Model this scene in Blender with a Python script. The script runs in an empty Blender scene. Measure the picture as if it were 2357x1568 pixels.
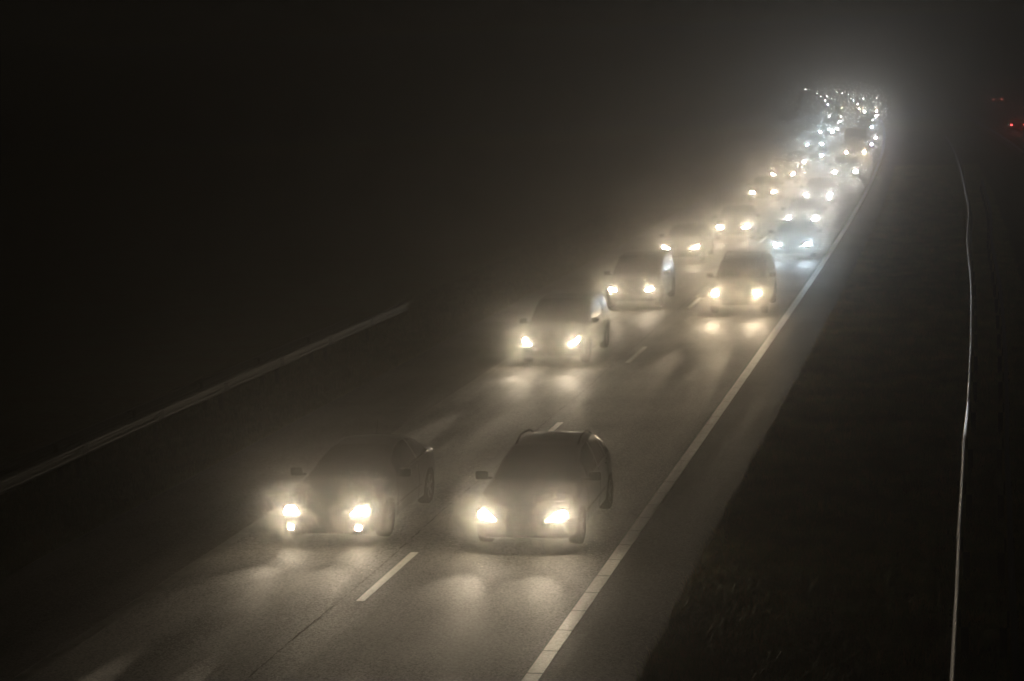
import bpy, bmesh, math, random
import numpy as np
from mathutils import Vector, Matrix
from mathutils.bvhtree import BVHTree
random.seed(7)
R = math.radians
S = bpy.context.scene
COL = S.collection

# ------------------------------------------------------------------ camera, world, render settings
cam_data = bpy.data.cameras.new('camera')
cam = bpy.data.objects.new('camera', cam_data); COL.objects.link(cam); S.camera = cam
cam_data.sensor_width = 36.0; cam_data.lens = 36.0 * 4469.8 / 2357.0
cam_data.clip_start = 0.5; cam_data.clip_end = 6000
CAM_H, PITCH, YAW, ROLL = 7.7876, 0.1344, 0.2330, -0.0383
fw = Vector((-math.sin(YAW)*math.cos(PITCH), math.cos(YAW)*math.cos(PITCH), -math.sin(PITCH)))
rt = Vector((math.cos(YAW), math.sin(YAW), 0)); up = rt.cross(fw)
rt2 = rt*math.cos(ROLL)+up*math.sin(ROLL); up2 = up*math.cos(ROLL)-rt*math.sin(ROLL)
cam.matrix_world = Matrix(((rt2.x, up2.x, -fw.x, 0), (rt2.y, up2.y, -fw.y, 0), (rt2.z, up2.z, -fw.z, CAM_H), (0, 0, 0, 1)))

w = bpy.data.worlds.new('World'); S.world = w; w.use_nodes = True
wn = w.node_tree; bg = wn.nodes['Background']
sky = wn.nodes.new('ShaderNodeTexSky'); sky.sky_type = 'NISHITA'; sky.sun_disc = False
sky.sun_elevation = R(-4); sky.sun_rotation = R(200)
wn.links.new(sky.outputs[0], bg.inputs[0]); bg.inputs[1].default_value = 0.004     # night: next to nothing from the sky
ambient_fill = wn.nodes.new('ShaderNodeBackground'); ambient_fill.inputs[0].default_value = (1, .86, .62, 1); ambient_fill.inputs[1].default_value = 0.002   # added warm ambient fill to lift the dark areas, no source in view
both = wn.nodes.new('ShaderNodeAddShader'); wn.links.new(bg.outputs[0], both.inputs[0]); wn.links.new(ambient_fill.outputs[0], both.inputs[1])
wn.links.new(both.outputs[0], wn.nodes['World Output'].inputs['Surface'])
S.view_settings.view_transform = 'Standard'; S.view_settings.look = 'None'
S.view_settings.exposure = 0.52; S.view_settings.gamma = 1.0
c = S.cycles
c.use_denoising = True; c.denoiser = 'OPENIMAGEDENOISE'
try: c.denoising_input_passes = 'RGB_ALBEDO'; c.denoising_prefilter = 'ACCURATE'
except Exception: pass
c.max_bounces = 6; c.diffuse_bounces = 2; c.glossy_bounces = 3; c.transmission_bounces = 2
c.volume_bounces = 1; c.transparent_max_bounces = 8
c.sample_clamp_indirect = 0.6; c.sample_clamp_direct = 0.0
c.caustics_reflective = False; c.caustics_refractive = False
c.use_adaptive_sampling = False
c.use_light_tree = True; c.light_sampling_threshold = 0.0

BEAM_W = 130.0       # power of a low beam's main cone
SPILL_W = 60.0      # power of the light a headlamp throws to all other sides
LENS = 215.0         # radiance of a lit headlamp glass
FOG_D = 0.0032

# ------------------------------------------------------------------ helpers
def tag(o, label=None, cat=None, group=None, kind=None):
    if label: o['label'] = label
    if cat: o['category'] = cat
    if group: o['group'] = group
    if kind: o['kind'] = kind
    return o
def empty(name, loc, rz=0.0):
    o = bpy.data.objects.new(name, None); o.location = loc; o.rotation_euler = (0, 0, rz)
    o.empty_display_size = 0.3; COL.objects.link(o); return o
def mesh_obj(name, verts, faces, mat, parent=None, smooth=False):
    me = bpy.data.meshes.new(name); me.from_pydata([tuple(v) for v in verts], [], faces); me.update()
    return me_obj(name, me, mat, parent, smooth)
def me_obj(name, me, mat, parent=None, smooth=False):
    o = bpy.data.objects.new(name, me); COL.objects.link(o)
    if mat: me.materials.append(mat)
    if smooth: me.polygons.foreach_set('use_smooth', [True]*len(me.polygons))
    if parent: o.parent = parent
    return o
def bm_obj(name, bm, mat, parent=None, smooth=False, recalc=True):
    if recalc: bmesh.ops.recalc_face_normals(bm, faces=bm.faces)
    me = bpy.data.meshes.new(name); bm.to_mesh(me); bm.free()
    return me_obj(name, me, mat, parent, smooth)
def add_box(bm, cx, cy, cz, sx, sy, sz, bevel=0.0, seg=2, rot=None):
    r = bmesh.ops.create_cube(bm, size=1.0)
    vs = r['verts']
    for v in vs: v.co = Vector((v.co.x*sx, v.co.y*sy, v.co.z*sz))
    if bevel:
        es = list({e for v in vs for e in v.link_edges})
        rb = bmesh.ops.bevel(bm, geom=es, offset=bevel, segments=seg, affect='EDGES', profile=0.6)
        vs = list({v for f in rb['faces'] for v in f.verts} | {v for v in vs if v.is_valid})
    for v in vs:
        p = v.co.copy()
        if rot: p = rot @ p
        v.co = p + Vector((cx, cy, cz))
def add_tube(bm, pts, rad, n=8):
    rings = []
    for i, p in enumerate(pts):
        p = Vector(p); a = Vector(pts[max(0, i-1)]); b = Vector(pts[min(len(pts)-1, i+1)])
        d = (b-a).normalized(); s = d.cross(Vector((0, 0, 1)))
        if s.length < 1e-3: s = Vector((1, 0, 0))
        s.normalize(); t = s.cross(d)
        rr = rad[i] if isinstance(rad, (list, tuple)) else rad
        rings.append([bm.verts.new(p + s*math.cos(6.2832*k/n)*rr + t*math.sin(6.2832*k/n)*rr) for k in range(n)])
    for a, b in zip(rings, rings[1:]):
        for k in range(n): bm.faces.new((a[k], a[(k+1) % n], b[(k+1) % n], b[k]))
    bm.faces.new(rings[0][::-1]); bm.faces.new(rings[-1])
def lathe(bm, prof, cx, cy, cz, n=32):          # profile of (x along the axle, radius)
    rings = [[bm.verts.new((cx+x, cy+r*math.cos(6.2832*k/n), cz+r*math.sin(6.2832*k/n))) for k in range(n)] for x, r in prof]
    for a, b in zip(rings, rings[1:]):
        for k in range(n): bm.faces.new((a[k], a[(k+1) % n], b[(k+1) % n], b[k]))
    return rings
def copy_tree(o, parent=None):
    c2 = o.copy(); COL.objects.link(c2)
    if parent: c2.parent = parent
    for ch in list(o.children): copy_tree(ch, c2)
    return c2
def pinterp(tab):
    xs = np.array([t[0] for t in tab], float); ys = np.array([t[1] for t in tab], float)
    h = np.diff(xs); d = np.diff(ys)/h; m = np.zeros_like(xs); m[0] = d[0]; m[-1] = d[-1]
    for i in range(1, len(xs)-1):
        m[i] = 0 if d[i-1]*d[i] <= 0 else 2*d[i-1]*d[i]/(d[i-1]+d[i])
    def f(x):
        x = min(max(x, xs[0]), xs[-1]); i = min(max(int(np.searchsorted(xs, x))-1, 0), len(h)-1)
        t = (x-xs[i])/h[i]
        return float((2*t**3-3*t**2+1)*ys[i]+(t**3-2*t**2+t)*h[i]*m[i]+(-2*t**3+3*t**2)*ys[i+1]+(t**3-t**2)*h[i]*m[i+1])
    return f

# ------------------------------------------------------------------ materials
def new_mat(name):
    m = bpy.data.materials.new(name); m.use_nodes = True
    return m, m.node_tree, m.node_tree.nodes['Principled BSDF']
def simple(name, col, rough=0.5, metal=0.0, coat=0.0, var=0.12, scale=6.0, bump=0.0, spec=0.5):
    m, t, b = new_mat(name)
    tc = t.nodes.new('ShaderNodeTexCoord'); nz = t.nodes.new('ShaderNodeTexNoise')
    nz.inputs['Scale'].default_value = scale; nz.inputs['Detail'].default_value = 4
    t.links.new(tc.outputs['Object'], nz.inputs['Vector'])
    cr = t.nodes.new('ShaderNodeValToRGB'); t.links.new(nz.outputs[0], cr.inputs[0])
    cr.color_ramp.elements[0].position = 0.3; cr.color_ramp.elements[1].position = 0.7
    cr.color_ramp.elements[0].color = (*[x*(1-var) for x in col], 1); cr.color_ramp.elements[1].color = (*[x*(1+var) for x in col], 1)
    t.links.new(cr.outputs[0], b.inputs['Base Color'])
    mr = t.nodes.new('ShaderNodeMapRange'); t.links.new(nz.outputs[0], mr.inputs[0])
    mr.inputs['To Min'].default_value = rough*0.8; mr.inputs['To Max'].default_value = min(1, rough*1.2)
    t.links.new(mr.outputs[0], b.inputs['Roughness'])
    b.inputs['Metallic'].default_value = metal; b.inputs['Coat Weight'].default_value = coat
    b.inputs['Coat Roughness'].default_value = 0.08; b.inputs['Specular IOR Level'].default_value = spec
    if bump:
        bp = t.nodes.new('ShaderNodeBump'); bp.inputs['Strength'].default_value = bump; bp.inputs['Distance'].default_value = 0.01
        t.links.new(nz.outputs[0], bp.inputs['Height']); t.links.new(bp.outputs[0], b.inputs['Normal'])
    return m
def emit(name, col, strength, sampling='FRONT'):
    m, t, b = new_mat(name)
    b.inputs['Base Color'].default_value = (0.1, 0.1, 0.1, 1); b.inputs['Roughness'].default_value = 0.1
    b.inputs['Emission Color'].default_value = (*col, 1); b.inputs['Emission Strength'].default_value = strength
    m.cycles.emission_sampling = sampling
    return m
def asphalt(name, base, spec=1.0, lo=.25, hi=2.7, ro=.0):
    m, t, b = new_mat(name); N = t.nodes; Lk = t.links
    tc = N.new('ShaderNodeTexCoord')
    fine = N.new('ShaderNodeTexNoise'); fine.inputs['Scale'].default_value = 30; fine.inputs['Detail'].default_value = 3; fine.inputs['Roughness'].default_value = 0.75
    vor = N.new('ShaderNodeTexVoronoi'); vor.inputs['Scale'].default_value = 44
    big = N.new('ShaderNodeTexNoise'); big.inputs['Scale'].default_value = 0.35; big.inputs['Detail'].default_value = 5
    mp = N.new('ShaderNodeMapping'); mp.inputs['Scale'].default_value = (1.6, 0.12, 1)
    Lk.new(tc.outputs['Object'], mp.inputs[0])
    trk = N.new('ShaderNodeTexNoise'); trk.inputs['Scale'].default_value = 1.0; trk.inputs['Detail'].default_value = 4; Lk.new(mp.outputs[0], trk.inputs['Vector'])
    for n_ in (fine, vor, big): Lk.new(tc.outputs['Object'], n_.inputs['Vector'])
    def math_(op, a, b_):
        n = N.new('ShaderNodeMath'); n.operation = op
        for i, x in enumerate((a, b_)):
            if isinstance(x, (int, float)): n.inputs[i].default_value = x
            else: Lk.new(x, n.inputs[i])
        return n.outputs[0]
    v = math_('MULTIPLY', vor.outputs['Distance'], 0.9)
    hgt = math_('ADD', math_('MULTIPLY', fine.outputs[0], 1.0), v)
    mix = math_('ADD', math_('MULTIPLY', fine.outputs[0], 0.9), math_('ADD', math_('MULTIPLY', big.outputs[0], 0.3), math_('MULTIPLY', trk.outputs[0], 0.35)))
    cr = N.new('ShaderNodeValToRGB'); Lk.new(mix, cr.inputs[0])
    cr.color_ramp.elements[0].position = 0.64; cr.color_ramp.elements[1].position = 0.93
    cr.color_ramp.elements[0].color = (*[x*lo for x in base], 1); cr.color_ramp.elements[1].color = (*[x*hi for x in base], 1)
    Lk.new(cr.outputs[0], b.inputs['Base Color'])
    mr = N.new('ShaderNodeMapRange'); Lk.new(trk.outputs[0], mr.inputs[0]); mr.inputs['From Min'].default_value = 0.3; mr.inputs['From Max'].default_value = 0.7
    mr.inputs['To Min'].default_value = 0.55+ro; mr.inputs['To Max'].default_value = 0.69+ro; Lk.new(mr.outputs[0], b.inputs['Roughness'])
    ms = N.new('ShaderNodeMapRange'); Lk.new(mix, ms.inputs[0]); ms.inputs['From Min'].default_value = .66; ms.inputs['From Max'].default_value = .9
    ms.inputs['To Min'].default_value = .3*spec; ms.inputs['To Max'].default_value = 1.9*spec; Lk.new(ms.outputs[0], b.inputs['Specular IOR Level'])
    bp = N.new('ShaderNodeBump'); bp.inputs['Strength'].default_value = 0.9; bp.inputs['Distance'].default_value = 0.009
    Lk.new(hgt, bp.inputs['Height']); Lk.new(bp.outputs[0], b.inputs['Normal'])
    return m
def grass_ground():
    m, t, b = new_mat('grass_ground'); N = t.nodes; Lk = t.links
    tc = N.new('ShaderNodeTexCoord'); a = N.new('ShaderNodeTexNoise'); a.inputs['Scale'].default_value = 5; a.inputs['Detail'].default_value = 8; a.inputs['Roughness'].default_value = .7
    d = N.new('ShaderNodeTexNoise'); d.inputs['Scale'].default_value = 0.6; d.inputs['Detail'].default_value = 4
    Lk.new(tc.outputs['Object'], a.inputs[0]); Lk.new(tc.outputs['Object'], d.inputs[0])
    cr = N.new('ShaderNodeValToRGB'); Lk.new(a.outputs[0], cr.inputs[0])
    cr.color_ramp.elements[0].position = .35; cr.color_ramp.elements[0].color = (.07, .075, .032, 1)
    cr.color_ramp.elements[1].position = .7; cr.color_ramp.elements[1].color = (.18, .18, .085, 1)
    c2 = N.new('ShaderNodeValToRGB'); Lk.new(d.outputs[0], c2.inputs[0])
    c2.color_ramp.elements[0].position = .45; c2.color_ramp.elements[0].color = (1, 1, 1, 1)
    c2.color_ramp.elements[1].position = .65; c2.color_ramp.elements[1].color = (1.0, .7, .5, 1)
    mx = N.new('ShaderNodeMix'); mx.data_type = 'RGBA'; mx.blend_type = 'MULTIPLY'; mx.inputs['Factor'].default_value = 1
    Lk.new(cr.outputs[0], mx.inputs['A']); Lk.new(c2.outputs[0], mx.inputs['B']); Lk.new(mx.outputs['Result'], b.inputs['Base Color'])
    b.inputs['Roughness'].default_value = .9
    bp = N.new('ShaderNodeBump'); bp.inputs['Strength'].default_value = 1; bp.inputs['Distance'].default_value = .06
    Lk.new(a.outputs[0], bp.inputs['Height']); Lk.new(bp.outputs[0], b.inputs['Normal'])
    return m
M = {}
M['shoulder'] = asphalt('dense_shoulder_asphalt', (.035, .031, .027), .3)
M['line'] = asphalt('road_paint', (.85, .83, .75), 1.6, .75, 1.2, -.16)
M['asphalt'] = asphalt('asphalt', (.092, .087, .08), .68)
M['line_dark'] = simple('dark_road_paint', (.12, .115, .10), .6, var=.5, scale=5, bump=.4)  # darker, blotchier paint for the left edge line
M['seam'] = simple('bitumen_seam', (.02, .019, .018), .8, var=.4, spec=.3)
M['ground'] = grass_ground()
M['blade'] = simple('grass_blade', (.22, .25, .10), .6, var=.5, scale=.9)  # blades paler than real grass, making up for weak light on the median
M['dry'] = simple('dry_blade', (.42, .28, .14), .7, var=.4, scale=.9)
M['blade_shade'] = simple('shaded_grass_blade', (.05, .06, .025), .6, var=.5, scale=.9)  # darker blade copies; the unlit left verge is put into their colour
M['dry_shade'] = simple('shaded_dry_blade', (.10, .065, .03), .7, var=.4, scale=.9)
M['galv'] = simple('galvanised_steel', (.17, .17, .175), .42, metal=.9, var=.12, scale=7)
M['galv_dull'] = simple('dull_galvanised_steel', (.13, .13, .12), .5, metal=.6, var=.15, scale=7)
M['galv_glint'] = simple('glint_galvanised_steel', (.75, .8, .88), .3, metal=1, var=.05)  # paler bluish steel copy; the headlamp glint is put into its colour
M['post'] = simple('weathered_post_steel', (.06, .058, .052), .7)
M['bolt'] = simple('bolt_steel', (.05, .05, .05), .5, metal=.5)
M['rubber'] = simple('tyre_rubber', (.004, .004, .004), .8, spec=.08, bump=.3, scale=30)
M['alloy'] = simple('alloy_rim', (.010, .010, .010), .4, spec=.15)
M['trim'] = simple('black_trim', (.004, .004, .004), .5, spec=.12)
M['glass'] = simple('tinted_window_glass', (.003, .003, .0034), .25, coat=.0, var=.05, spec=.55)
M['screen'] = simple('dark_windscreen_glass', (.0035, .0035, .0036), .36, var=.05, spec=.08)
M['chrome'] = simple('bright_trim', (.5, .5, .5), .2, metal=1)
M['plate'] = simple('number_plate', (.012, .009, .003), .6, spec=.1)
M['tail'] = simple('tail_lamp_glass', (.05, .004, .004), .3, spec=.15)
for k_, col_ in dict(silver=(.012, .012, .012), dark=(.004, .004, .0042), grey=(.006, .006, .006), blue=(.006, .008, .014), white=(.4, .4, .39), beige=(.014, .013, .011), gunmetal=(.006, .006, .006)).items():
    M['paint_'+k_] = simple(k_+'_car_paint', col_, .36, metal=0, coat=0, spec=.1, var=.05, scale=2)
LC = {'warm': (1.0, .79, .53), 'halogen': (1.0, .83, .60), 'white': (1.0, .97, .92), 'xenon': (.72, .88, 1.0), 'violet': (.70, .74, 1.0)}
for k_, col_ in LC.items():
    M['lens_'+k_] = emit('lit_%s_headlamp' % k_, col_, LENS); M['lensdim_'+k_] = emit('dim_%s_headlamp' % k_, col_, LENS*.18)
M['amber'] = emit('amber_corner', (1, .45, .1), 1.2)
M['tail_lit'] = emit('lit_tail_lamp', (1, .2, .17), 2.5)
M['brake_lit'] = emit('lit_brake_lamp', (1, .09, .09), 5)

# ------------------------------------------------------------------ the road's course: straight, then a bend to the left
def cv(y):
    if y < 60: return 0.0
    if y < 440: return (y-60)**2/7600.0
    return 19.0 + (y-440)*0.1
def cdv(y): return 0.0 if y < 60 else ((y-60)/3800.0 if y < 440 else 0.1)
def strip(x0, x1, y0, y1, z, step=8.0, v=None, f=None):
    v = [] if v is None else v; f = [] if f is None else f
    n = max(1, int(math.ceil((y1-y0)/step))); b = len(v)
    for i in range(n+1):
        y = y0+(y1-y0)*i/n; cc = cv(y); v += [(x0-cc, y, z), (x1-cc, y, z)]
    for i in range(n): f.append((b+2*i, b+2*i+1, b+2*i+3, b+2*i+2))
    return v, f
def slab(x0, x1, y0, y1, zt, zb, step, v, f):   # strip with thickness
    b = len(v); n = max(1, int(math.ceil((y1-y0)/step)))
    for i in range(n+1):
        y = y0+(y1-y0)*i/n; cc = cv(y); v += [(x0-cc, y, zt), (x1-cc, y, zt), (x1-cc, y, zb), (x0-cc, y, zb)]
    for i in range(n):
        a = b+4*i; q = a+4
        for k in range(4): f.append((a+k, a+(k+1) % 4, q+(k+1) % 4, q+k))
    f.append((b+3, b+2, b+1, b)); e = b+4*n; f.append((e, e+1, e+2, e+3))

g = 2600
ground = mesh_obj('ground', [(-g, -60, 0), (g, -60, 0), (g, g, 0), (-g, g, 0)], [(0, 1, 2, 3)], M['ground']); tag(ground, kind='structure')
v, f = [], []
slab(-15.3, -3.93, -20, 1500, 0.045, -0.03, 8, v, f)
road = mesh_obj('road', v, f, M['asphalt']); tag(road, kind='structure')
v, f = [], []
slab(5.4, 18.6, -20, 1500, 0.045, -0.03, 8, v, f)
oroad = mesh_obj('opposite_road', v, f, M['asphalt']); tag(oroad, kind='structure')
ZR = 0.045
for a_, b_ in ((-5.44, -3.95), (-15.28, -12.53)):
    v, f = [], []; slab(a_, b_, -20, 1500, ZR+.004, ZR-.01, 8, v, f); mesh_obj('shoulder', v, f, M['shoulder'], road)
def edge_line(xc, wid, parent, mat='line'):
    v, f = [], []
    y = 8.0
    while y < 150:
        y1 = y+1.0
        slab(xc-wid/2, xc+wid/2, y+0.022, y1-0.022, ZR+0.005, ZR-0.001, 2, v, f); y = y1
    slab(xc-wid/2, xc+wid/2, y+.02, 1400, ZR+0.005, ZR-0.001, 6, v, f)
    return mesh_obj('edge_line', v, f, M[mat], parent)
edge_line(-5.56, .21, road); edge_line(-12.41, .2, road, 'line_dark')
edge_line(6.1, .2, oroad); edge_line(16.9, .2, oroad)
k = -2
while True:
    y1 = 30.23+12*k; y0 = y1-3.0
    if y0 > 330: break
    v, f = [], []; slab(-8.97-.065, -8.97+.065, y0, y1, ZR+.005, ZR-.001, 1.5, v, f)
    mesh_obj('lane_dash', v, f, M['line'], road)
    k += 1
for xx in (9.7, 13.2):
    for k in range(2, 20):
        v, f = [], []; slab(xx-.065, xx+.065, 12*k, 12*k+3, ZR+.005, ZR-.001, 3, v, f)
        mesh_obj('lane_dash', v, f, M['line'], oroad)
# the wandering tar seam beside the lane dashes
v, f = [], []; y = 16.0; n = 0; rs = random.Random(3)
while y < 130:
    x = -9.30 + 0.025*math.sin(y*.7)+rs.uniform(-.012, .012)-cv(y); hw = rs.choice((.004, .008, .012, .017, .009)) if rs.random() > .3 else .001
    v += [(x-hw, y, ZR+.003), (x+hw, y, ZR+.003)]
    if n: b = 2*n; f.append((b-2, b-1, b+1, b))
    n += 1; y += rs.uniform(.05, .16)
mesh_obj('seam', v, f, M['seam'], road)

# ------------------------------------------------------------------ guardrails: W-beam sections on posts
WPROF = [(.0, .31), (-.022, .305), (-.075, .255), (-.083, .235), (-.075, .215), (-.01, .175), (0, .155), (-.01, .135), (-.075, .095), (-.083, .075), (-.075, .055), (-.022, .005), (0, 0)]
def guardrail(name, label, pts, face, mat, tilt=None, top=.75, seg=4.0, ymax=200, deep=1.0, glint_sec=None):
    """pts: (Y, X) course; face: -1 the waves bulge to -X, +1 to +X"""
    fx = pinterp(pts); y0 = pts[0][0]; g_ = empty(name, (fx(y0), y0, 0)); tag(g_, label, 'guardrail')
    o = Vector((fx(y0), y0, 0)); y = y0; i = 0
    while y < ymax:
        v, f = [], []; ns = 4; t_ = R((tilt or {}).get(i, 0)); n = len(WPROF)
        for s in range(ns+1):
            yy = y - .06 + (seg+.12)*s/ns; x0 = fx(yy)
            for (px, pz) in WPROF:
                px2 = px*(-face)*deep + (.004*face if s == 0 else 0) 
                q = Vector((px2, 0, pz-.155)); q = Vector((q.x*math.cos(t_)-q.z*math.sin(t_)*1, 0, q.x*math.sin(t_)+q.z*math.cos(t_)))
                off = .0 if (i % 2) else .004*face
                v.append((x0-o.x+q.x+off, yy-o.y, top-.155+q.z))
        for s in range(ns):
            for k_ in range(n-1):
                a = s*n+k_; f.append((a, a+1, a+1+n, a+n))
        sec = mesh_obj('rail', v, f, M['galv_glint'] if i == glint_sec else mat, g_, True)
        bm = bmesh.new(); add_box(bm, -.004*face, 0, 0, .006, .24, .19)
        for dz in (-.075, .075):
            for dy in (-.1, .1):
                add_box(bm, 0, dy, dz, .03, .035, .035, .006, 1)
        bo = bm_obj('joint_plate', bm, M['bolt'], sec); bo.location = (fx(y)-o.x+.088*face, y-o.y, top-.155)
        bm = bmesh.new()
        add_box(bm, 0, 0, -.1, .10, .06, top*2-.35, .004, 1)
        add_box(bm, .062*face, 0, top-.155-.0, .03, .12, .2, .004, 1)
        po = bm_obj('post', bm, M['post'], g_); po.location = (fx(y)-o.x-.09*face, y-o.y, 0)
        y += seg; i += 1
    return g_
base = [(13.2, -.24), (17.3, -.22), (21.3, -.19), (25.3, -.16), (29.2, -.139), (32.9, -.10), (36.66, -.075), (40.7, -.008), (50.4, .087), (63.5, .12), (72, .06), (80.1, -.007), (88, .05), (95.6, .08), (110, -.1), (125.4, -.30), (159.6, -.98), (200, -2.3), (320, -8.3)]
guardrail('guardrail', 'gently wavering steel guardrail on the near side of the grassy median, with one gleaming section', base, -1, M['galv'], tilt={6: -9, 1: 1, 3: -1.5, 8: 1.5, 10: -1}, ymax=190, deep=.62, glint_sec=6)
guardrail('guardrail', 'dim second guardrail running behind the gleaming median guardrail, hardly visible', [(y_, x_+.62+ (y_-13)*.004) for y_, x_ in base], 1, M['galv_dull'], ymax=120)
lb = [(20, -17.55), (32.2, -17.62), (39.8, -17.72), (45.4, -17.73), (52.7, -17.72), (57.9, -17.72), (80, -17.72), (120, -18.3)]
guardrail('guardrail', 'double ribbed guardrail along the dark left verge beyond the hard shoulder', lb, 1, M['galv_dull'], ymax=59)
guardrail('guardrail', 'faint rear guardrail just behind the ribbed left verge guardrail', [(y_, x_-.6) for y_, x_ in lb], -1, M['galv_dull'], ymax=55)

# ------------------------------------------------------------------ grass on the verges
def grass(name, label, xr, yr, n, seed, mats):
    rr = random.Random(seed)
    for mi, (mat, share, nm) in enumerate(mats):
        v, f = [], []
        for _ in range(int(n*share)):
            y = yr[0]*(yr[1]/yr[0])**rr.random(); u = rr.random()**1.35; x = xr[0]+(xr[1]-xr[0])*u-cv(y)
            tall = rr.uniform(.07, .18) if rr.random() < .93 else rr.uniform(.18, .34)
            sc = 1+ y/90
            for _b in range(5):
                a = rr.uniform(0, 6.283); lx, ly = math.cos(a), math.sin(a); ln = rr.uniform(.3, 1.1)*tall
                bx, by = x+rr.uniform(-.06, .06)*sc, y+rr.uniform(-.06, .06)*sc; hw = rr.uniform(.003, .006)*sc
                b = len(v); z0 = 0.0
                v += [(bx-ly*hw, by+lx*hw, z0), (bx+ly*hw, by-lx*hw, z0), (bx+lx*ln*.45+ly*hw*.7, by+ly*ln*.45-lx*hw*.7, tall*.7), (bx+lx*ln*.45-ly*hw*.7, by+ly*ln*.45+lx*hw*.7, tall*.7), (bx+lx*ln, by+ly*ln, tall*.85)]
                f += [(b, b+1, b+2, b+3), (b+3, b+2, b+4)]
        o = mesh_obj(nm, v, f, mat); tag(o, label[mi], 'grass', kind='stuff')
grass('grass', ['rough green grass covering the median between road and guardrail', 'brownish dry grass mixed into the median beside the asphalt edge'], (-4.12, 1.8), (18, 150), 66000, 5, [(M['blade'], .7, 'grass'), (M['dry'], .3, 'dry_grass')])
grass('grass', ['green grass on the dark left verge under the ribbed guardrail', 'patches of dry grass on the left verge beside the hard shoulder'], (-15.4, -19.5), (24, 110), 12000, 9, [(M['blade_shade'], .7, 'grass'), (M['dry_shade'], .3, 'dry_grass')])

# ------------------------------------------------------------------ vehicles
# bodies are lofted along the length (y = 0 at the nose, the car faces -Y)
HATCH = dict(L=4.2, top=[(0, .50), (.02, .58), (.08, .66), (.2, .735), (.5, .84), (.95, .95), (1.12, .99), (1.5, 1.18), (1.85, 1.35), (2.15, 1.43), (2.6, 1.465), (3.2, 1.44), (3.6, 1.37), (3.85, 1.24), (4.02, 1.03), (4.1, .85), (4.17, .68), (4.2, .5)],
    belt=[(0, .46), (.02, .53), (.08, .60), (.2, .67), (.5, .77), (1.12, .895), (2, .94), (3, .97), (3.75, .99), (4.0, .90), (4.15, .66), (4.2, .46)],
    plan=[(0, .55), (.03, .66), (.1, .75), (.3, .83), (.8, .87), (2, .885), (3.5, .875), (3.95, .82), (4.15, .72), (4.2, .58)],
    gh=[(0, .45), (.1, .6), (.5, .66), (1.12, .69), (1.6, .66), (2.1, .60), (2.7, .59), (3.4, .57), (3.9, .58), (4.2, .45)],
    bot=[(0, .28), (.3, .2), (3.8, .2), (4.2, .3)], ax=(.80, 3.42), rw=.315, ws=(1.20, 2.08), rwn=(3.66, 3.97), sw=[(1.52, 2.42), (2.50, 3.22), (3.30, 3.62)])
COUPE = dict(L=4.35, top=[(0, .48), (.02, .55), (.08, .62), (.2, .69), (.5, .79), (1.0, .90), (1.25, .95), (1.6, 1.10), (2.0, 1.27), (2.35, 1.36), (2.7, 1.39), (3.1, 1.36), (3.5, 1.27), (3.85, 1.12), (4.1, .96), (4.22, .84), (4.32, .66), (4.35, .5)],
    belt=[(0, .44), (.02, .50), (.08, .57), (.2, .63), (.5, .73), (1.25, .865), (2, .90), (3, .94), (3.7, .965), (4.1, .90), (4.3, .64), (4.35, .46)],
    plan=[(0, .56), (.03, .67), (.1, .76), (.3, .84), (.8, .885), (2, .885), (3.5, .90), (4.0, .85), (4.3, .74), (4.35, .6)],
    gh=[(0, .45), (.1, .6), (.5, .66), (1.25, .70), (1.8, .64), (2.3, .57), (2.8, .55), (3.4, .54), (3.9, .58), (4.35, .45)],
    bot=[(0, .24), (.3, .18), (3.9, .18), (4.35, .28)], ax=(.88, 3.48), rw=.33, ws=(1.32, 2.25), rwn=(3.25, 3.95), sw=[(1.62, 2.78), (2.86, 3.5)])
MPV = dict(L=4.6, top=[(0, .55), (.02, .64), (.08, .73), (.2, .81), (.5, .94), (.85, 1.03), (1.0, 1.08), (1.4, 1.33), (1.75, 1.53), (2.05, 1.64), (2.6, 1.70), (3.4, 1.70), (4.0, 1.66), (4.25, 1.55), (4.4, 1.25), (4.5, .95), (4.57, .75), (4.6, .55)],
    belt=[(0, .50), (.02, .58), (.08, .66), (.2, .73), (.5, .84), (1.0, .97), (2, 1.02), (3, 1.04), (4.15, 1.06), (4.4, .98), (4.56, .72), (4.6, .5)],
    plan=[(0, .58), (.03, .70), (.1, .79), (.3, .865), (.8, .90), (2, .91), (4.0, .90), (4.35, .86), (4.55, .76), (4.6, .62)],
    gh=[(0, .47), (.1, .62), (.5, .70), (1.0, .74), (1.5, .72), (2.0, .68), (2.7, .67), (4.0, .66), (4.3, .67), (4.6, .5)],
    bot=[(0, .3), (.3, .22), (4.2, .22), (4.6, .32)], ax=(.85, 3.62), rw=.34, ws=(1.08, 2.0), rwn=(4.26, 4.44), sw=[(1.42, 2.32), (2.40, 3.2), (3.28, 4.0)])
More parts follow.
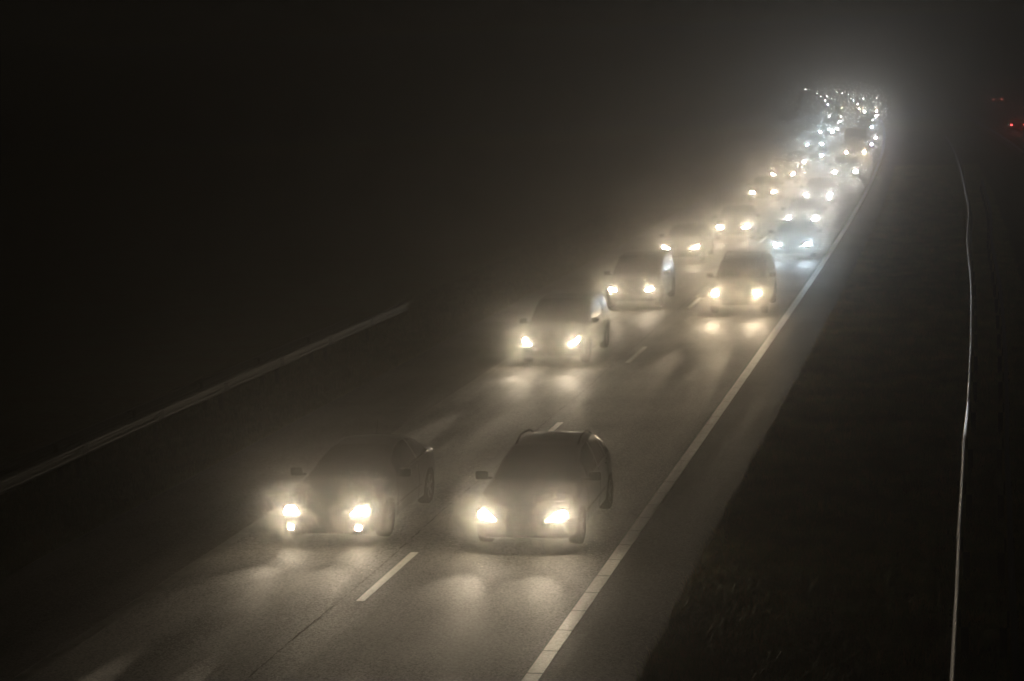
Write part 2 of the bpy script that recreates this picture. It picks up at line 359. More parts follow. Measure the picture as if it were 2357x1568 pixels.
SUV = dict(L=4.55, top=[(0, .62), (.02, .74), (.08, .86), (.2, .93), (.6, 1.02), (1.1, 1.09), (1.25, 1.13), (1.55, 1.33), (1.85, 1.54), (2.1, 1.65), (2.6, 1.71), (3.4, 1.71), (4.0, 1.68), (4.22, 1.58), (4.36, 1.28), (4.46, .98), (4.52, .78), (4.55, .6)],
    belt=[(0, .56), (.02, .66), (.08, .78), (.2, .85), (.6, .94), (1.25, 1.03), (2, 1.07), (3, 1.08), (4.1, 1.1), (4.35, 1.0), (4.5, .74), (4.55, .56)],
    plan=[(0, .62), (.03, .74), (.1, .82), (.3, .875), (.8, .90), (2, .91), (4.0, .905), (4.35, .87), (4.5, .78), (4.55, .66)],
    gh=[(0, .52), (.1, .66), (.5, .72), (1.25, .75), (1.6, .71), (2.0, .67), (2.7, .66), (4.0, .65), (4.3, .67), (4.55, .52)],
    bot=[(0, .36), (.3, .3), (4.1, .3), (4.55, .4)], ax=(.85, 3.55), rw=.37, ws=(1.32, 2.04), rwn=(4.2, 4.4), sw=[(1.62, 2.42), (2.50, 3.25), (3.33, 4.0)])
SEDAN = dict(L=4.6, top=[(0, .50), (.02, .58), (.08, .66), (.2, .735), (.5, .83), (1.1, .94), (1.3, .98), (1.7, 1.16), (2.05, 1.33), (2.35, 1.41), (2.8, 1.445), (3.2, 1.41), (3.5, 1.31), (3.8, 1.14), (3.95, 1.06), (4.2, 1.03), (4.48, 1.0), (4.56, .85), (4.6, .5)],
    belt=[(0, .46), (.02, .53), (.08, .60), (.2, .67), (.5, .76), (1.3, .89), (2, .93), (3, .95), (3.9, .97), (4.45, .95), (4.56, .75), (4.6, .46)],
    plan=[(0, .56), (.03, .67), (.1, .76), (.3, .83), (.8, .875), (2, .89), (3.7, .88), (4.2, .84), (4.54, .74), (4.6, .6)],
    gh=[(0, .45), (.1, .6), (.5, .66), (1.3, .69), (1.8, .64), (2.3, .59), (2.8, .58), (3.4, .58), (3.9, .66), (4.5, .64), (4.6, .45)],
    bot=[(0, .27), (.3, .2), (4.2, .2), (4.6, .3)], ax=(.86, 3.56), rw=.32, ws=(1.38, 2.26), rwn=(3.38, 3.86), sw=[(1.7, 2.58), (2.66, 3.3), (3.36, 3.6)])
VAN = dict(L=5.2, top=[(0, .65), (.02, .8), (.08, .95), (.2, 1.05), (.5, 1.2), (.75, 1.34), (1.1, 1.75), (1.4, 2.1), (1.7, 2.35), (2.1, 2.48), (3.5, 2.53), (4.8, 2.52), (5.05, 2.45), (5.15, 2.0), (5.18, 1.2), (5.2, .7)],
    belt=[(0, .6), (.02, .72), (.08, .86), (.2, .95), (.5, 1.06), (.75, 1.14), (2, 1.2), (3, 1.2), (4.9, 1.2), (5.1, 1.15), (5.18, .9), (5.2, .6)],
    plan=[(0, .66), (.03, .78), (.1, .88), (.3, .95), (.8, .98), (2, .99), (4.9, .99), (5.15, .95), (5.2, .9)],
    gh=[(0, .55), (.1, .72), (.5, .82), (.75, .85), (1.3, .84), (1.9, .83), (2.7, .83), (5.0, .82), (5.2, .8)],
    bot=[(0, .35), (.3, .28), (4.8, .28), (5.2, .35)], ax=(.95, 4.1), rw=.36, ws=(.86, 1.55), rwn=(5.1, 5.15), sw=[(1.35, 2.0)])

def body_fn(P):
    ft, fb, fp, fg, fo = (pinterp(P[k]) for k in ('top', 'belt', 'plan', 'gh', 'bot'))
    def levels(y):
        zt, zb, W, G, zo = ft(y), fb(y), fp(y), fg(y), fo(y)
        zb = min(zb, zt-.005); G = min(G, W*.93); gap = zt-zb; z7 = zt-min(.055, gap*.4); zm = zo+(zb-zo)*.52
        return [(0, zo), (W*.80, zo), (W*.955, zo+.05), (W, zm), (W*.985, zb-(zb-zo)*.16), (W*.95, zb),
                ((W*.95+G)/2+.022*min(1, gap/.3), (zb+z7)/2+.01), (G, z7), (G*.62, zt-min(.015, gap*.1)), (0, zt)]
    def pt(y, v):
        L = levels(y); i = min(int(v), 8); t = v-i
        p0 = L[i-1] if i > 0 else (-L[1][0], L[1][1]); p1, p2 = L[i], L[i+1]; p3 = L[i+2] if i < 8 else (-L[8][0], L[8][1])
        k = .5 if i not in (0, 1) else .12
        o = []
        for a in (0, 1):
            m1 = (p2[a]-p0[a])*k; m2 = (p3[a]-p1[a])*k
            o.append((2*t**3-3*t**2+1)*p1[a]+(t**3-2*t**2+t)*m1+(-2*t**3+3*t**2)*p2[a]+(t**3-t**2)*m2)
        return Vector((max(0, o[0]), y, o[1]))
    return pt
def make_body(P):
    pt = body_fn(P); L = P['L']
    ys = sorted(set([0, .01, .02, .045, .08, .13, .2, .3] + list(np.linspace(.4, L-.4, int((L-.8)/.09))) + [L-.3, L-.2, L-.13, L-.08, L-.045, L-.02, L-.01, L]))
    vs = np.linspace(0, 9, 37)
    bm = bmesh.new(); rings = []
    for y in ys:
        half = [pt(y, v_) for v_ in vs]; ring = [bm.verts.new(p) for p in half]
        ring += [bm.verts.new((-p.x, p.y, p.z)) for p in half[-2:0:-1]]
        rings.append(ring)
    n = len(rings[0])
    for a, b in zip(rings, rings[1:]):
        for k in range(n): bm.faces.new((a[k], b[k], b[(k+1) % n], a[(k+1) % n]))
    bm.faces.new(rings[0]); bm.faces.new(rings[-1][::-1])
    bmesh.ops.recalc_face_normals(bm, faces=bm.faces)
    return bm, pt
def patch(pt, y0, y1, v0, v1, side=0, off=.006, ny=14, nv=8, lean=(0, 0)):
    """piece of the body surface lifted by off; side 0 spans both halves"""
    bm = bmesh.new(); grid = []
    cols = [(v0+(v1-v0)*j/nv, 1) for j in range(nv+1)]
    if side == 0: cols = [(v0+(v1-v0)*j/nv, 1) for j in range(nv+1)]+[(v1-(v1-v0)*j/nv, -1) for j in range(1, nv+1)]
    else: cols = [(c_, side) for c_, _ in cols]
    for i in range(ny+1):
        row = []
        for (vv, s) in cols:
            tt = (vv-v0)/(v1-v0)
            a, b = y0+lean[0]*tt, y1+lean[1]*tt
            y = a+(b-a)*i/ny; p = pt(y, vv); e = .01
            du = pt(y+e, vv)-pt(y-e, vv); dv = pt(y, min(9, vv+e))-pt(y, vv-e); nn = dv.cross(du)
            if nn.length < 1e-9: nn = Vector((0, 0, 1))
            nn.normalize()
            ref = Vector((p.x, 0, p.z-.7))
            if nn.dot(ref) < 0: nn = -nn
            q = p+nn*off; row.append(bm.verts.new((q.x*s, q.y, q.z)))
        grid.append(row)
    for a, b in zip(grid, grid[1:]):
        for k in range(len(a)-1): bm.faces.new((a[k], a[k+1], b[k+1], b[k]))
    return bm
def front_patch(bvh, outline, lift=.012, bulge=.02, from_rear=False, L=0, rings=2):
    """outline of (x, z) laid onto the nose (or tail) by casting rays at the body"""
    cx = sum(p[0] for p in outline)/len(outline); cz = sum(p[1] for p in outline)/len(outline)
    pts = []
    for i, p in enumerate(outline):
        q = outline[(i+1) % len(outline)]; pts += [p, ((p[0]+q[0])/2, (p[1]+q[1])/2)]
    def cast(x, z):
        o = Vector((x, -2, z)) if not from_rear else Vector((x, L+2, z)); d = Vector((0, 1, 0)) if not from_rear else Vector((0, -1, 0))
        h = bvh.ray_cast(o, d)
        return h[0].y if h[0] is not None else None
    sg = 1 if from_rear else -1
    yc = cast(cx, cz); yc = yc if yc is not None else .3
    bm = bmesh.new(); rr = []; last = yc
    for r_ in range(rings, 0, -1):
        s = r_/rings; row = []
        for (x, z) in pts:
            X, Zz = cx+(x-cx)*s, cz+(z-cz)*s; y = cast(X, Zz)
            if y is None or abs(y-yc) > .5: y = last
            last = y
            row.append((X, y+sg*(lift+bulge*(1-s*s)), Zz))
        rr.append(row)
    skirt = [(a, b-sg*.04, c_) for a, b, c_ in rr[0]]
    rr = [skirt]+rr
    V = [[bm.verts.new(p) for p in row] for row in rr]; n = len(pts)
    for a, b in zip(V, V[1:]):
        for k in range(n): bm.faces.new((a[k], a[(k+1) % n], b[(k+1) % n], b[k]))
    cvt = bm.verts.new((cx, yc+sg*(lift+bulge), cz))
    for k in range(n): bm.faces.new((V[-1][k], V[-1][(k+1) % n], cvt))
    return bm, Vector((cx, yc+sg*(lift+bulge), cz))
def spot(name, loc, parent, power, size, blend, col, down, aside, rad):
    l = bpy.data.lights.new(name, 'SPOT'); l.energy = power; l.spot_size = R(size); l.spot_blend = blend; l.color = col
    l.shadow_soft_size = rad; l.use_soft_falloff = False
    o = bpy.data.objects.new(name, l); COL.objects.link(o); o.location = loc
    d = Vector((math.sin(R(aside)), -math.cos(R(aside)), -math.tan(R(down)))).normalized()
    o.rotation_euler = d.to_track_quat('-Z', 'Z').to_euler(); o.parent = parent
    return o
def headlamp(par, bvh, outline, s, lc, power=1.0, dim=False, name='headlight', near=True, only_lens=False, beam=None):
    ol = [(x*s, z) for x, z in outline]
    bm, cpt = front_patch(bvh, ol)
    kk = 'lens_%s_%.2f' % (lc, .18 if dim else power)
    if kk not in M: M[kk] = emit('lit_%s_headlamp' % lc, LC[lc], LENS*(.18 if dim else power))
    h = bm_obj(name, bm, M[kk], par, True)
    k = power*(.18 if dim else 1)
    if only_lens: return h
    lp = Vector((cpt.x, -.05, cpt.z))
    if near:
      if beam:
        spot('low_beam', lp, h, BEAM_W*k*beam, 6.5, .8, LC[lc], 2.7, -1.0, .04)
      spot('low_beam', lp, h, BEAM_W*k*(1.1 if beam else .45), 36, 1.0, LC[lc], 10.0, -1.0, .04)
    return h

def make_wheel(par, x, y, r, s):
    wl = empty('wheel', (0, 0, 0)); wl.parent = par
    bm = bmesh.new(); lathe(bm, [(-.10, r*.66), (-.105, r*.9), (-.085, r*.985), (-.03, r), (.03, r), (.085, r*.985), (.105, r*.9), (.10, r*.66)], x, y, r+ZR*0, 36)
    bm_obj('tyre', bm, M['rubber'], wl, True)
    bm = bmesh.new()
    rg = lathe(bm, [(.10*s, r*.67), (.085*s, r*.62), (.03*s, r*.58), (.02*s, r*.1)], x, y, r, 30)
    bm.faces.new(rg[-1])
    for k in range(5):
        a = 6.2832*k/5; rot = Matrix.Rotation(a, 3, 'X'); nb = len(bm.verts)
        add_box(bm, 0, 0, 0, .025, .07, r*.6)
        for v_ in list(bm.verts)[nb:]:
            p = rot @ (v_.co+Vector((0, 0, r*.34))); v_.co = p+Vector((x+.075*s, y, r))
    bm_obj('rim', bm, M['alloy'], wl, False)

LAMP = dict(
    coupe=[(.455, .565), (.52, .635), (.60, .665), (.70, .665), (.755, .625), (.75, .57), (.68, .55), (.56, .548)],
    hatch=[(.42, .555), (.50, .625), (.60, .685), (.69, .70), (.755, .655), (.745, .60), (.66, .565), (.52, .552)],
    mpv=[(.50, .60), (.58, .67), (.66, .72), (.73, .78), (.77, .74), (.765, .65), (.70, .60), (.6, .585)],
    round=[(.58, .70), (.61, .75), (.67, .77), (.73, .75), (.76, .70), (.73, .65), (.67, .63), (.61, .65)],
    sedan=[(.47, .57), (.53, .64), (.62, .66), (.71, .67), (.745, .62), (.73, .575), (.64, .555), (.55, .55)],
    thin=[(.42, .60), (.50, .65), (.62, .68), (.73, .72), (.76, .69), (.74, .63), (.65, .59), (.52, .58)],
    suv=[(.57, .68), (.58, .77), (.65, .80), (.74, .80), (.78, .75), (.77, .68), (.70, .65), (.62, .65)],
    van=[(.60, .72), (.62, .82), (.70, .88), (.80, .88), (.84, .80), (.82, .72), (.76, .69), (.67, .69)])
_bodies = {}
def make_car(kind, paint, lamp, lc, loc, rz=0.0, label='', cat='car', group=None, name='car', zl=0.0, power=1.0, dim=False,
             fog=False, rails=False, strips=False, aerial=False, near=True, lamp_sides=(1, -1), details=True, P=None, lamp_dx=0, beam=None):
    P = P or kind
    root = empty(name, (loc[0], loc[1], ZR), rz); tag(root, label, cat, group)
    key = id(P)
    if key not in _bodies:
        bm, pt = make_body(P)
        me = bpy.data.meshes.new('body'); bm.to_mesh(me); bm.free(); me.materials.append(M['trim'])
        tmp = bpy.data.objects.new('tmp', me); COL.objects.link(tmp); cuts = []
        for ya in P['ax']:
            for s in (1, -1):
                b2 = bmesh.new(); Wd = max(p_[1] for p_ in P['plan'])
                rg = lathe(b2, [(-.16, P['rw']+.045), (.16, P['rw']+.045)], s*(Wd-.10), ya, P['rw']-.005, 36)
                b2.faces.new(rg[0][::-1]); b2.faces.new(rg[1]); bmesh.ops.recalc_face_normals(b2, faces=b2.faces)
                m2 = bpy.data.meshes.new('cut'); b2.to_mesh(m2); b2.free(); co = bpy.data.objects.new('cut', m2); COL.objects.link(co); cuts.append(co)
                md = tmp.modifiers.new('b', 'BOOLEAN'); md.operation = 'DIFFERENCE'; md.object = co; md.solver = 'EXACT'
        dg = bpy.context.evaluated_depsgraph_get(); ev = tmp.evaluated_get(dg)
        m3 = bpy.data.meshes.new_from_object(ev)
        b3 = bmesh.new(); b3.from_mesh(m3)
        for f_ in b3.faces: f_.smooth = True
        for e_ in b3.edges:
            if len(e_.link_faces) == 2 and e_.calc_face_angle(0) > R(50): e_.smooth = False
        bv = BVHTree.FromBMesh(b3); b3.to_mesh(m3); b3.free()
        for o_ in cuts+[tmp]: bpy.data.objects.remove(o_)
        _bodies[key] = (m3, pt, bv)
    m3, pt, bv = _bodies[key]
    me = m3.copy(); me.materials.clear(); body = me_obj('body', me, M['paint_'+paint], root)
    Wd = max(p_[1] for p_ in P['plan']); L = P['L']
    bm_obj('windscreen', patch(pt, P['ws'][0], P['ws'][1], 7.10, 9), M['screen'], root, True)
    bm_obj('rear_window', patch(pt, P['rwn'][0], P['rwn'][1], 7.2, 9), M['glass'], root, True)
    for s in (1, -1):
        for i, (a, b) in enumerate(P['sw']):
            bm_obj('side_window', patch(pt, a, b, 5.18, 6.86, s, lean=(.10 if i else .16, .10)), M['glass'], root, True)
    for s in (1, -1):
        for ya in P['ax']: make_wheel(root, s*(Wd-.115), ya, P['rw'], s)
    ft = pinterp(P['top']); fb = pinterp(P['belt'])
    # wing mirrors
    ym = P['ws'][0]+.22; zm = fb(ym)+.07
    for s in (1, -1):
        bm = bmesh.new(); add_box(bm, s*(Wd+.10), ym, zm+.03, .22, .10, .15, .04, 3)
        add_box(bm, s*(Wd-.02), ym+.02, zm-.02, .12, .05, .04, .01, 1)
        bm_obj('wing_mirror', bm, M['trim'] if not details else M['paint_'+paint], root, True)
    # lamps
    for s in (1, -1):
        if s in lamp_sides: headlamp(root, bv, [(x+lamp_dx, z+zl) for x, z in LAMP[lamp]], s, lc, power, dim, near=near, beam=beam)
        else: headlamp(root, bv, [(x+lamp_dx, z+zl) for x, z in LAMP[lamp]], s, lc, power, True, near=False, only_lens=True)
        if fog:
            zf = fog if isinstance(fog, float) else .345
            headlamp(root, bv, [(.60+.055*math.cos(a), zf+.05*math.sin(a)) for a in np.linspace(0, 6.2832, 10)[:-1]], s, lc, power*.55, False, 'fog_lamp', near=False)
    # nose: grille, lower intake, plate
    zh = ft(.08)
    bm, _ = front_patch(bv, [(-.34, zh-.14), (-.36, zh-.05), (.36, zh-.05), (.34, zh-.14), (0, zh-.15)], .004, .004); bm_obj('grille', bm, M['trim'], root)
    zi = P['bot'][0][1]+.06
    bm, _ = front_patch(bv, [(-.42, zi), (-.45, zi+.1), (0, zi+.11), (.45, zi+.1), (.42, zi), (0, zi-.01)], .004, .0); bm_obj('air_intake', bm, M['trim'], root)
    bm, _ = front_patch(bv, [(-.26, zi+.12), (-.26, zi+.225), (0, zi+.225), (.26, zi+.225), (.26, zi+.12), (0, zi+.12)], .012, .0); bm_obj('number_plate', bm, M['plate'], root)
    for s in (1, -1):
        zt = fb(L-.25)-.06
        bm, _ = front_patch(bv, [(s*x_, zt+z_) for x_, z_ in ((.56, -.12), (.55, .0), (.72, .02), (.80, -.02), (.80, -.14), (.7, -.16))], .006, .006, True, L); bm_obj('tail_light', bm, M['tail'], root)
    if details:
        for s in (1, -1):
            # sill line, door handles and rubbing strips
            for yh in ((P['sw'][0][0]+P['sw'][0][1])/2+.42, (P['sw'][1][0]+P['sw'][1][1])/2+.28 if len(P['sw']) > 1 else None):
                if yh is None: continue
                q = pt(yh, 4.45); bm = bmesh.new(); add_box(bm, s*(q.x+.012), yh, q.z, .03, .17, .028, .009, 2); bm_obj('door_handle', bm, M['paint_'+paint] if not strips else M['trim'], root, True)
            a0, a1 = P['ax'][0]+P['rw']+.1, P['ax'][1]-P['rw']-.1
            bm = bmesh.new(); q = [pt(a0+(a1-a0)*i/8, 2.75) for i in range(9)]
            add_tube(bm, [(s*(p_.x+.006), p_.y, p_.z) for p_ in q], .018, 8); bm_obj('rubbing_strip', bm, M['chrome'] if strips else M['trim'], root, True)
            if strips:
                bm = bmesh.new(); q = [pt(a0+.1+(a1-a0-.1)*i/8, 2.15) for i in range(9)]
                add_tube(bm, [(s*(p_.x+.006), p_.y, p_.z) for p_ in q], .014, 8); bm_obj('sill_trim', bm, M['chrome'], root, True)
            bm = bmesh.new(); b0, b1 = P['sw'][0][0]-.02, P['sw'][-1][1]+.05; q = [pt(b0+(b1-b0)*i/12, 5.08) for i in range(13)]
            add_tube(bm, [(s*(p_.x+.004), p_.y, p_.z) for p_ in q], .009, 6); bm_obj('window_trim', bm, M['chrome'], root, True)
            # door shut lines
            for yd in [P['sw'][0][0]-.12]+[w_[1]+.04 for w_ in P['sw'][:-1]]:
                bm = bmesh.new(); q = [pt(yd-.03*(5-v_), v_) for v_ in np.linspace(2.1, 5.0, 12)]
                add_tube(bm, [(s*(p_.x+.0005), p_.y, p_.z) for p_ in q], .006, 5); bm_obj('door_seam', bm, M['trim'], root)
    if rails:
        for s in (1, -1):
            bm = bmesh.new(); a0, a1 = P['ws'][1]+.12, P['rwn'][0]-.12; ps = []
            for i in range(11):
                y = a0+(a1-a0)*i/10; q = pt(y, 7.25); h = .075*min(1, 4*min(i, 10-i)/10+.0)
                ps.append((s*q.x, y, q.z+h-.004))
            add_tube(bm, ps, .02, 8); bm_obj('roof_rail', bm, M['trim'], root, True)
    if aerial:
        y = P['ws'][1]+.15 if aerial == 1 else P['rwn'][0]-.1; z = ft(y); bm = bmesh.new(); add_tube(bm, [(0, y, z-.01), (0, y+.14, z+.26)], [.006, .003], 6); bm_obj('aerial', bm, M['trim'], root)
    return root

GL = 'vehicles queueing in the left lane'; GR = 'vehicles queueing in the right lane'
def at(x, y): return (x, y)
make_car(COUPE, 'gunmetal', 'coupe', 'halogen', (-10.6, 30.45), 0, 'front car of the left lane, rounded coupe with fog lamps lit below its headlights', group=GL, fog=True, power=.82, beam=11, aerial=2, name='coupe')
make_car(HATCH, 'dark', 'hatch', 'halogen', (-7.15, 30.25), 0, 'front car of the right lane, dark hatchback with almond headlights and slim roof rails', group=GR, rails=True, power=.86, beam=11, name='hatchback')
make_car(MPV, 'silver', 'mpv', 'halogen', (-10.94, 50.5), 0, 'second car of the left lane, tall people carrier with bright strips along its doors', group=GL, strips=True, power=1.1, beam=8, name='people_carrier')
make_car(SUV, 'dark', 'suv', 'warm', (-7.13, 60.9), 0, 'second car of the right lane, dark off-roader with roof rails and short aerial', group=GR, rails=True, aerial=2, power=1.3, beam=8, name='off_roader')
make_car(MPV, 'silver', 'sedan', 'halogen', (-10.84, 62.9), 0, 'third car of the left lane, pale estate with glinting side windows', group=GL, strips=True, name='estate_car', zl=.06, lamp_dx=.0)
make_car(SEDAN, 'beige', 'thin', 'halogen', (-11.39, 78.2), 0, 'fourth car of the left lane, saloon with slim slanted headlights and pale flank', group=GL, strips=True, name='saloon_car')
make_car(SEDAN, 'dark', 'sedan', 'xenon', (-6.95, 79.1), 0, 'third car of the right lane, dark saloon with icy blue headlights', group=GR, name='saloon_car', power=1.3)
make_car(HATCH, 'grey', 'hatch', 'halogen', (-10.42, 88.3), R(.5), 'fifth car of the left lane, grey hatchback with very bright headlights', group=GL, name='hatchback')
make_car(HATCH, 'dark', 'hatch', 'white', (-7.61, 92.3), R(.5), 'fourth car of the right lane, dark hatchback close behind the blue-lit saloon', group=GR, name='hatchback')
def far(kind, paint, lamp, lc, x, y, label, group, **kw):
    return make_car(kind, paint, lamp, lc, (x, y-.2), math.atan(cdv(y)), label, group=group, **kw)
far(HATCH, 'dark', 'round', 'white', -8.1, 109.5, 'fifth car of the right lane, dark hatchback with small orange lamp under its headlight', GR, name='hatchback', zl=-.05, fog=.42)
far(SUV, 'grey', 'suv', 'white', -7.9, 131, 'sixth car of the right lane, hazy tall car ahead of the high van', GR, name='off_roader', near=True)
far(SEDAN, 'grey', 'sedan', 'halogen', -11.57, 113.5, 'sixth car of the left lane, hazy grey saloon with both headlights clear', GL, name='saloon_car')
far(MPV, 'grey', 'mpv', 'halogen', -12.0, 131, 'seventh car of the left lane, people carrier with only its right-hand headlight in view', GL, name='people_carrier')
far(SEDAN, 'grey', 'round', 'white', -12.5, 146.5, 'eighth car of the left lane, half hidden behind the people carrier with one headlight', GL, name='saloon_car')
far(HATCH, 'blue', 'round', 'xenon', -11.92, 156.5, 'ninth car of the left lane, hatchback with two round whitish blue headlights', GL, name='hatchback', power=1.2)
far(VAN, 'grey', 'van', 'warm', -8.9, 161.5, 'high van in the right lane looming dark with two warm headlights', GR, name='van', cat='van', zl=-.12, dim=False, power=.5)
FARL = [(-8.95+.0, 176.1, 'violet', 'sedan', GR, 'car peeking out just behind the high van, violet tinted headlight'),
 (-9.2, 190.7, 'white', 'hatch', GR, 'car two behind the high van with white right-hand headlight'),
 (-10.5, 206.0, 'warm', 'sedan', GR, 'dim car third behind the high van, lamps barely lit'),
 (-11.1, 221.6, 'xenon', 'suv', GR, 'tall car fourth behind the high van, both headlights bright above its roof'),
 (-11.95, 239.5, 'white', 'hatch', GR, 'faint hatchback fifth behind the high van'),
 (-12.4, 252.3, 'xenon', 'sedan', GR, 'saloon sixth behind the high van with bright right-hand lamp'),
 (-12.7, 270.1, 'white', 'hatch', GR, 'hatchback directly ahead of the lorry with four front lights'),
 (-13.55, 179.8, 'xenon', 'sedan', GL, 'saloon behind the hatchback with round bluish headlights, very bright blue lamp'),
 (-14.85, 213.9, 'xenon', 'mpv', GL, 'people carrier with twin white headlights half way up the left lane bend'),
 (-14.95, 222.6, 'white', 'sedan', GL, 'saloon tight behind the people carrier with twin white headlights'),
 (-16.05, 241.5, 'white', 'hatch', GL, 'faint hatchback in the left lane bend behind the tight following saloon'),
 (-16.5, 253.5, 'white', 'sedan', GL, 'saloon in the left lane bend directly ahead of the dark far van'),
 (-20.6, 319.5, 'warm', 'hatch', GL, 'hatchback behind the dark far van, lower of two close warm lamps'),
 (-21.1, 333.1, 'warm', 'sedan', GL, 'saloon behind the dark far van, upper of two close warm lamps'),
 (-24.2, 363.3, 'violet', 'sedan', GL, 'far saloon with a bright violet blue headlamp at the left of the glow'),
 (-27.5, 404.0, 'white', 'hatch', GL, 'far hatchback next above the violet lamp in the left string of lights'),
 (-32.4, 460.6, 'white', 'sedan', GL, 'far saloon second above the violet lamp in the left string of lights'),
 (-37.0, 511.4, 'white', 'hatch', GL, 'far hatchback third above the violet lamp in the left string of lights'),
 (-47.9, 611.0, 'white', 'sedan', GL, 'distant saloon alone in the gap of the left string of lights'),
 (-64.9, 783.0, 'white', 'sedan', GL, 'distant saloon with two faint lamps, nearest of the faint cluster at upper left'),
 (-79.3, 889.0, 'white', 'hatch', GL, 'distant hatchback at the left end of the faint light cluster'),
 (-76.2, 876.0, 'white', 'sedan', GR, 'distant saloon in the middle of the faint light cluster'),
 (-66.0, 815.0, 'white', 'hatch', GR, 'distant hatchback at the right end of the faint light cluster'),
 (-91.2, 1054.0, 'white', 'hatch', GL, 'distant hatchback at the top of the faint light cluster'),
 (-84.3, 996.0, 'white', 'sedan', GR, 'distant saloon at the upper right of the faint light cluster'),
 (-106.6, 1177.0, 'white', 'sedan', GL, 'farthest saloon of all, a speck at the upper left tip of the queue'),
 (-16.2, 318.5, 'warm', 'hatch', GR, 'hatchback right behind the lorry with four front lights'),
 (-18.6, 359.5, 'white', 'sedan', GR, 'far saloon lowest in the right arc of lights'),
 (-21.3, 394.7, 'xenon', 'hatch', GR, 'far hatchback with greenish blue lamp in the right arc of lights'),
 (-23.3, 421.9, 'white', 'sedan', GR, 'far saloon just above the greenish blue lamp in the right arc'),
 (-26.9, 472.3, 'white', 'hatch', GR, 'far hatchback third from the top of the right arc of lights'),
 (-30.3, 505.7, 'white', 'sedan', GR, 'far saloon second from the top of the right arc of lights'),
 (-33.0, 528.6, 'white', 'hatch', GR, 'far hatchback at the top of the right arc of lights')]
FK = {'sedan': SEDAN, 'hatch': HATCH, 'mpv': MPV, 'suv': SUV}; FN = {'sedan': 'saloon_car', 'hatch': 'hatchback', 'mpv': 'people_carrier', 'suv': 'off_roader'}
protos = {}
for i, (x, y, lc, kd, gp, lb_) in enumerate(FARL):
    dim = 'dim' in lb_ or 'faint hatch' in lb_
    pw = 1.45 if y < 300 else (.6 if y < 550 else .35)
    key = (kd, lc, dim, pw)
    if key not in protos:
        protos[key] = far(FK[kd], ('grey', 'dark', 'silver', 'blue')[i % 4], {'sedan': 'round', 'hatch': 'round', 'mpv': 'mpv', 'suv': 'suv'}[kd], lc, x, y, lb_, gp, name=FN[kd], near=False, details=False, dim=dim, power=pw, zl=0 if kd != 'sedan' else -.04)
    else:
        o = copy_tree(protos[key]); o.location = (x, y-.2, ZR); o.rotation_euler = (0, 0, math.atan(cdv(y))); o['label'] = lb_; o['group'] = gp
far(VAN, 'dark', 'van', 'white', -17.95, 276, 'dark far van in the left lane bend with two small white headlights', GL, name='van', cat='van', near=False, details=False, zl=-.12)

# lorry with marker lamps on the cab roof
def make_lorry(x, y, rz, label, group):
    t = empty('lorry', (x, y, ZR), rz); tag(t, label, 'lorry', group)
    bm = bmesh.new(); add_box(bm, 0, .95, 1.55, 2.3, 1.8, 2.0, .14, 3); bm_obj('cab', bm, M['paint_grey'], t, True)
    bm = bmesh.new(); add_box(bm, 0, .02, 1.85, 1.95, .06, .72, .02, 2); bm_obj('windscreen', bm, M['glass'], t)
    bm = bmesh.new(); add_box(bm, 0, 5.0, 1.75, 2.45, 5.9, 2.3, .03, 1); bm_obj('cargo_box', bm, M['paint_white'], t)
    bm = bmesh.new(); add_box(bm, 0, 4.2, .5, .9, 7.2, .2, .02, 1); bm_obj('chassis', bm, M['trim'], t)
    bm = bmesh.new(); add_box(bm, 0, .0, .52, 2.3, .22, .36, .05, 2); bm_obj('bumper', bm, M['trim'], t)
    bm = bmesh.new(); add_box(bm, 0, .03, 1.1, 1.6, .05, .5, .02, 1); bm_obj('grille', bm, M['trim'], t)
    for s in (1, -1):
        bm = bmesh.new(); add_box(bm, s*1.32, .1, 1.9, .12, .18, .55, .04, 2); bm_obj('wing_mirror', bm, M['trim'], t)
        for ya in (1.1, 6.4): make_wheel(t, s*1.02, ya, .46, s)
        bm = bmesh.new(); add_box(bm, s*.85, -.115, .62, .26, .03, .17, .01, 2); h = bm_obj('headlight', bm, M['lens_white'], t)
        bm = bmesh.new(); add_box(bm, s*1.0, -.02, .95, .14, .04, .08, .01, 1); bm_obj('marker_lamp', bm, M['lensdim_warm'], t)
        bm = bmesh.new(); add_box(bm, s*1.0, .12, 2.56, .12, .1, .09, .01, 1); bm_obj('marker_lamp', bm, M['lensdim_white'], t)
    return t
make_lorry(-14.25, 300.3, math.atan(cdv(300)), 'small lorry with two headlights and two faint roof marker lamps', GR)

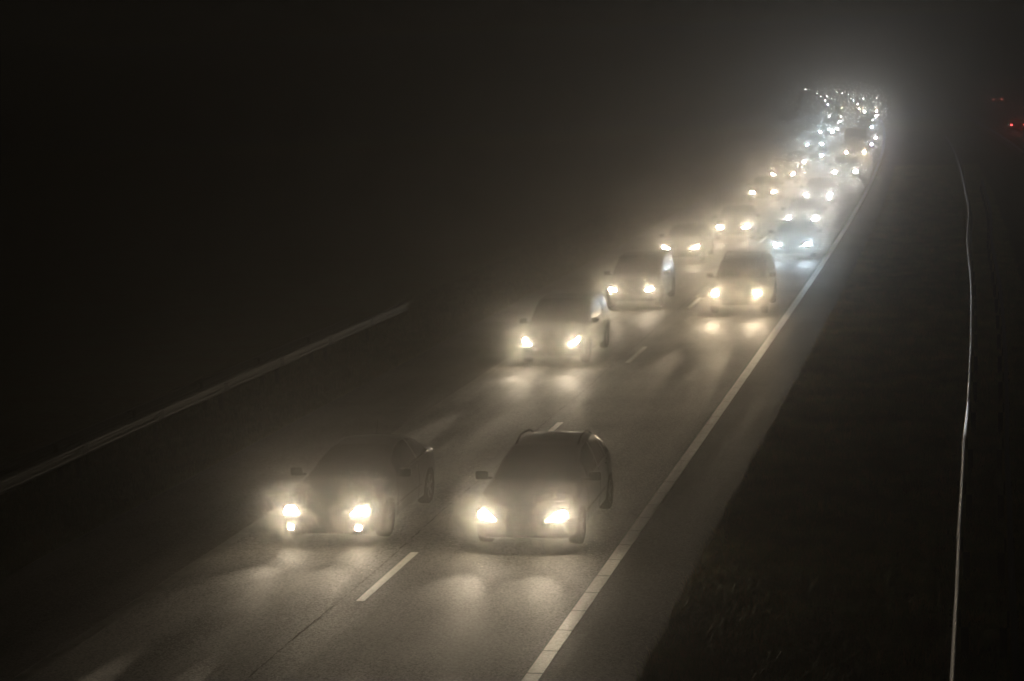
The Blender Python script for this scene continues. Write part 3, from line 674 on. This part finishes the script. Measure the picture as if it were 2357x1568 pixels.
# two vehicles driving away on the other carriageway
def tail_pair(P, x, y, label, mat, w2, z, name, cat):
    o = make_car(P, 'dark', 'suv' if P is VAN else 'sedan', 'warm', (0, 0), 0, label, cat, 'vehicles driving away on the other carriageway', name, near=False, details=False, lamp_sides=())
    o.location = (x, y+P['L'], ZR); o.rotation_euler = (0, 0, math.pi+math.atan(cdv(y)))
    for ch in list(o.children):
        if ch.name.startswith('headlight'):
            ch.data.materials.clear(); ch.data.materials.append(M['chrome'])
        if ch.name.startswith('tail_light'):
            ch.data.materials.clear(); ch.data.materials.append(mat)
            s = 1 if sum(v_.co.x for v_ in ch.data.vertices) > 0 else -1
            l = bpy.data.lights.new('tail_glow', 'POINT'); l.energy = 4 if mat is M['brake_lit'] else 1; l.color = (1, .03, .03); l.shadow_soft_size = .06
            lo = bpy.data.objects.new('tail_glow', l); COL.objects.link(lo); lo.parent = ch; lo.location = (s*.7, P['L']+.12, z)
    return o
tail_pair(SEDAN, 5.02, 211.5, 'nearer car driving away on the far carriageway with red tail lights', M['brake_lit'], .65, .85, 'saloon_car', 'car')
tail_pair(VAN, 4.63, 336, 'farther van driving away on the far carriageway with small pinkish tail lights', M['tail_lit'], .77, .95, 'van', 'van')

# ------------------------------------------------------------------ haze: one closed box of fog
bm = bmesh.new(); add_box(bm, -40, 640, 7.0, 420, 1340, 16.4)
hz = bm_obj('haze', bm, None); tag(hz, kind='stuff', label='thick night fog lit by the headlights over the whole road', cat='fog')
hm = bpy.data.materials.new('fog'); hm.use_nodes = True; ht = hm.node_tree; ht.nodes.clear()
pv = ht.nodes.new('ShaderNodeVolumePrincipled'); ho = ht.nodes.new('ShaderNodeOutputMaterial'); ht.links.new(pv.outputs[0], ho.inputs['Volume'])
pv.inputs['Color'].default_value = (.93, .92, .90, 1); pv.inputs['Density'].default_value = FOG_D; pv.inputs['Anisotropy'].default_value = .983
pw2 = ht.nodes.new('ShaderNodeVolumePrincipled'); pw2.inputs['Color'].default_value = (.95, .91, .84, 1); pw2.inputs['Density'].default_value = FOG_D*.5; pw2.inputs['Anisotropy'].default_value = .78
av = ht.nodes.new('ShaderNodeAddShader'); ht.links.new(pv.outputs[0], av.inputs[0]); ht.links.new(pw2.outputs[0], av.inputs[1]); ht.links.new(av.outputs[0], ho.inputs['Volume'])
hz.data.materials.append(hm)
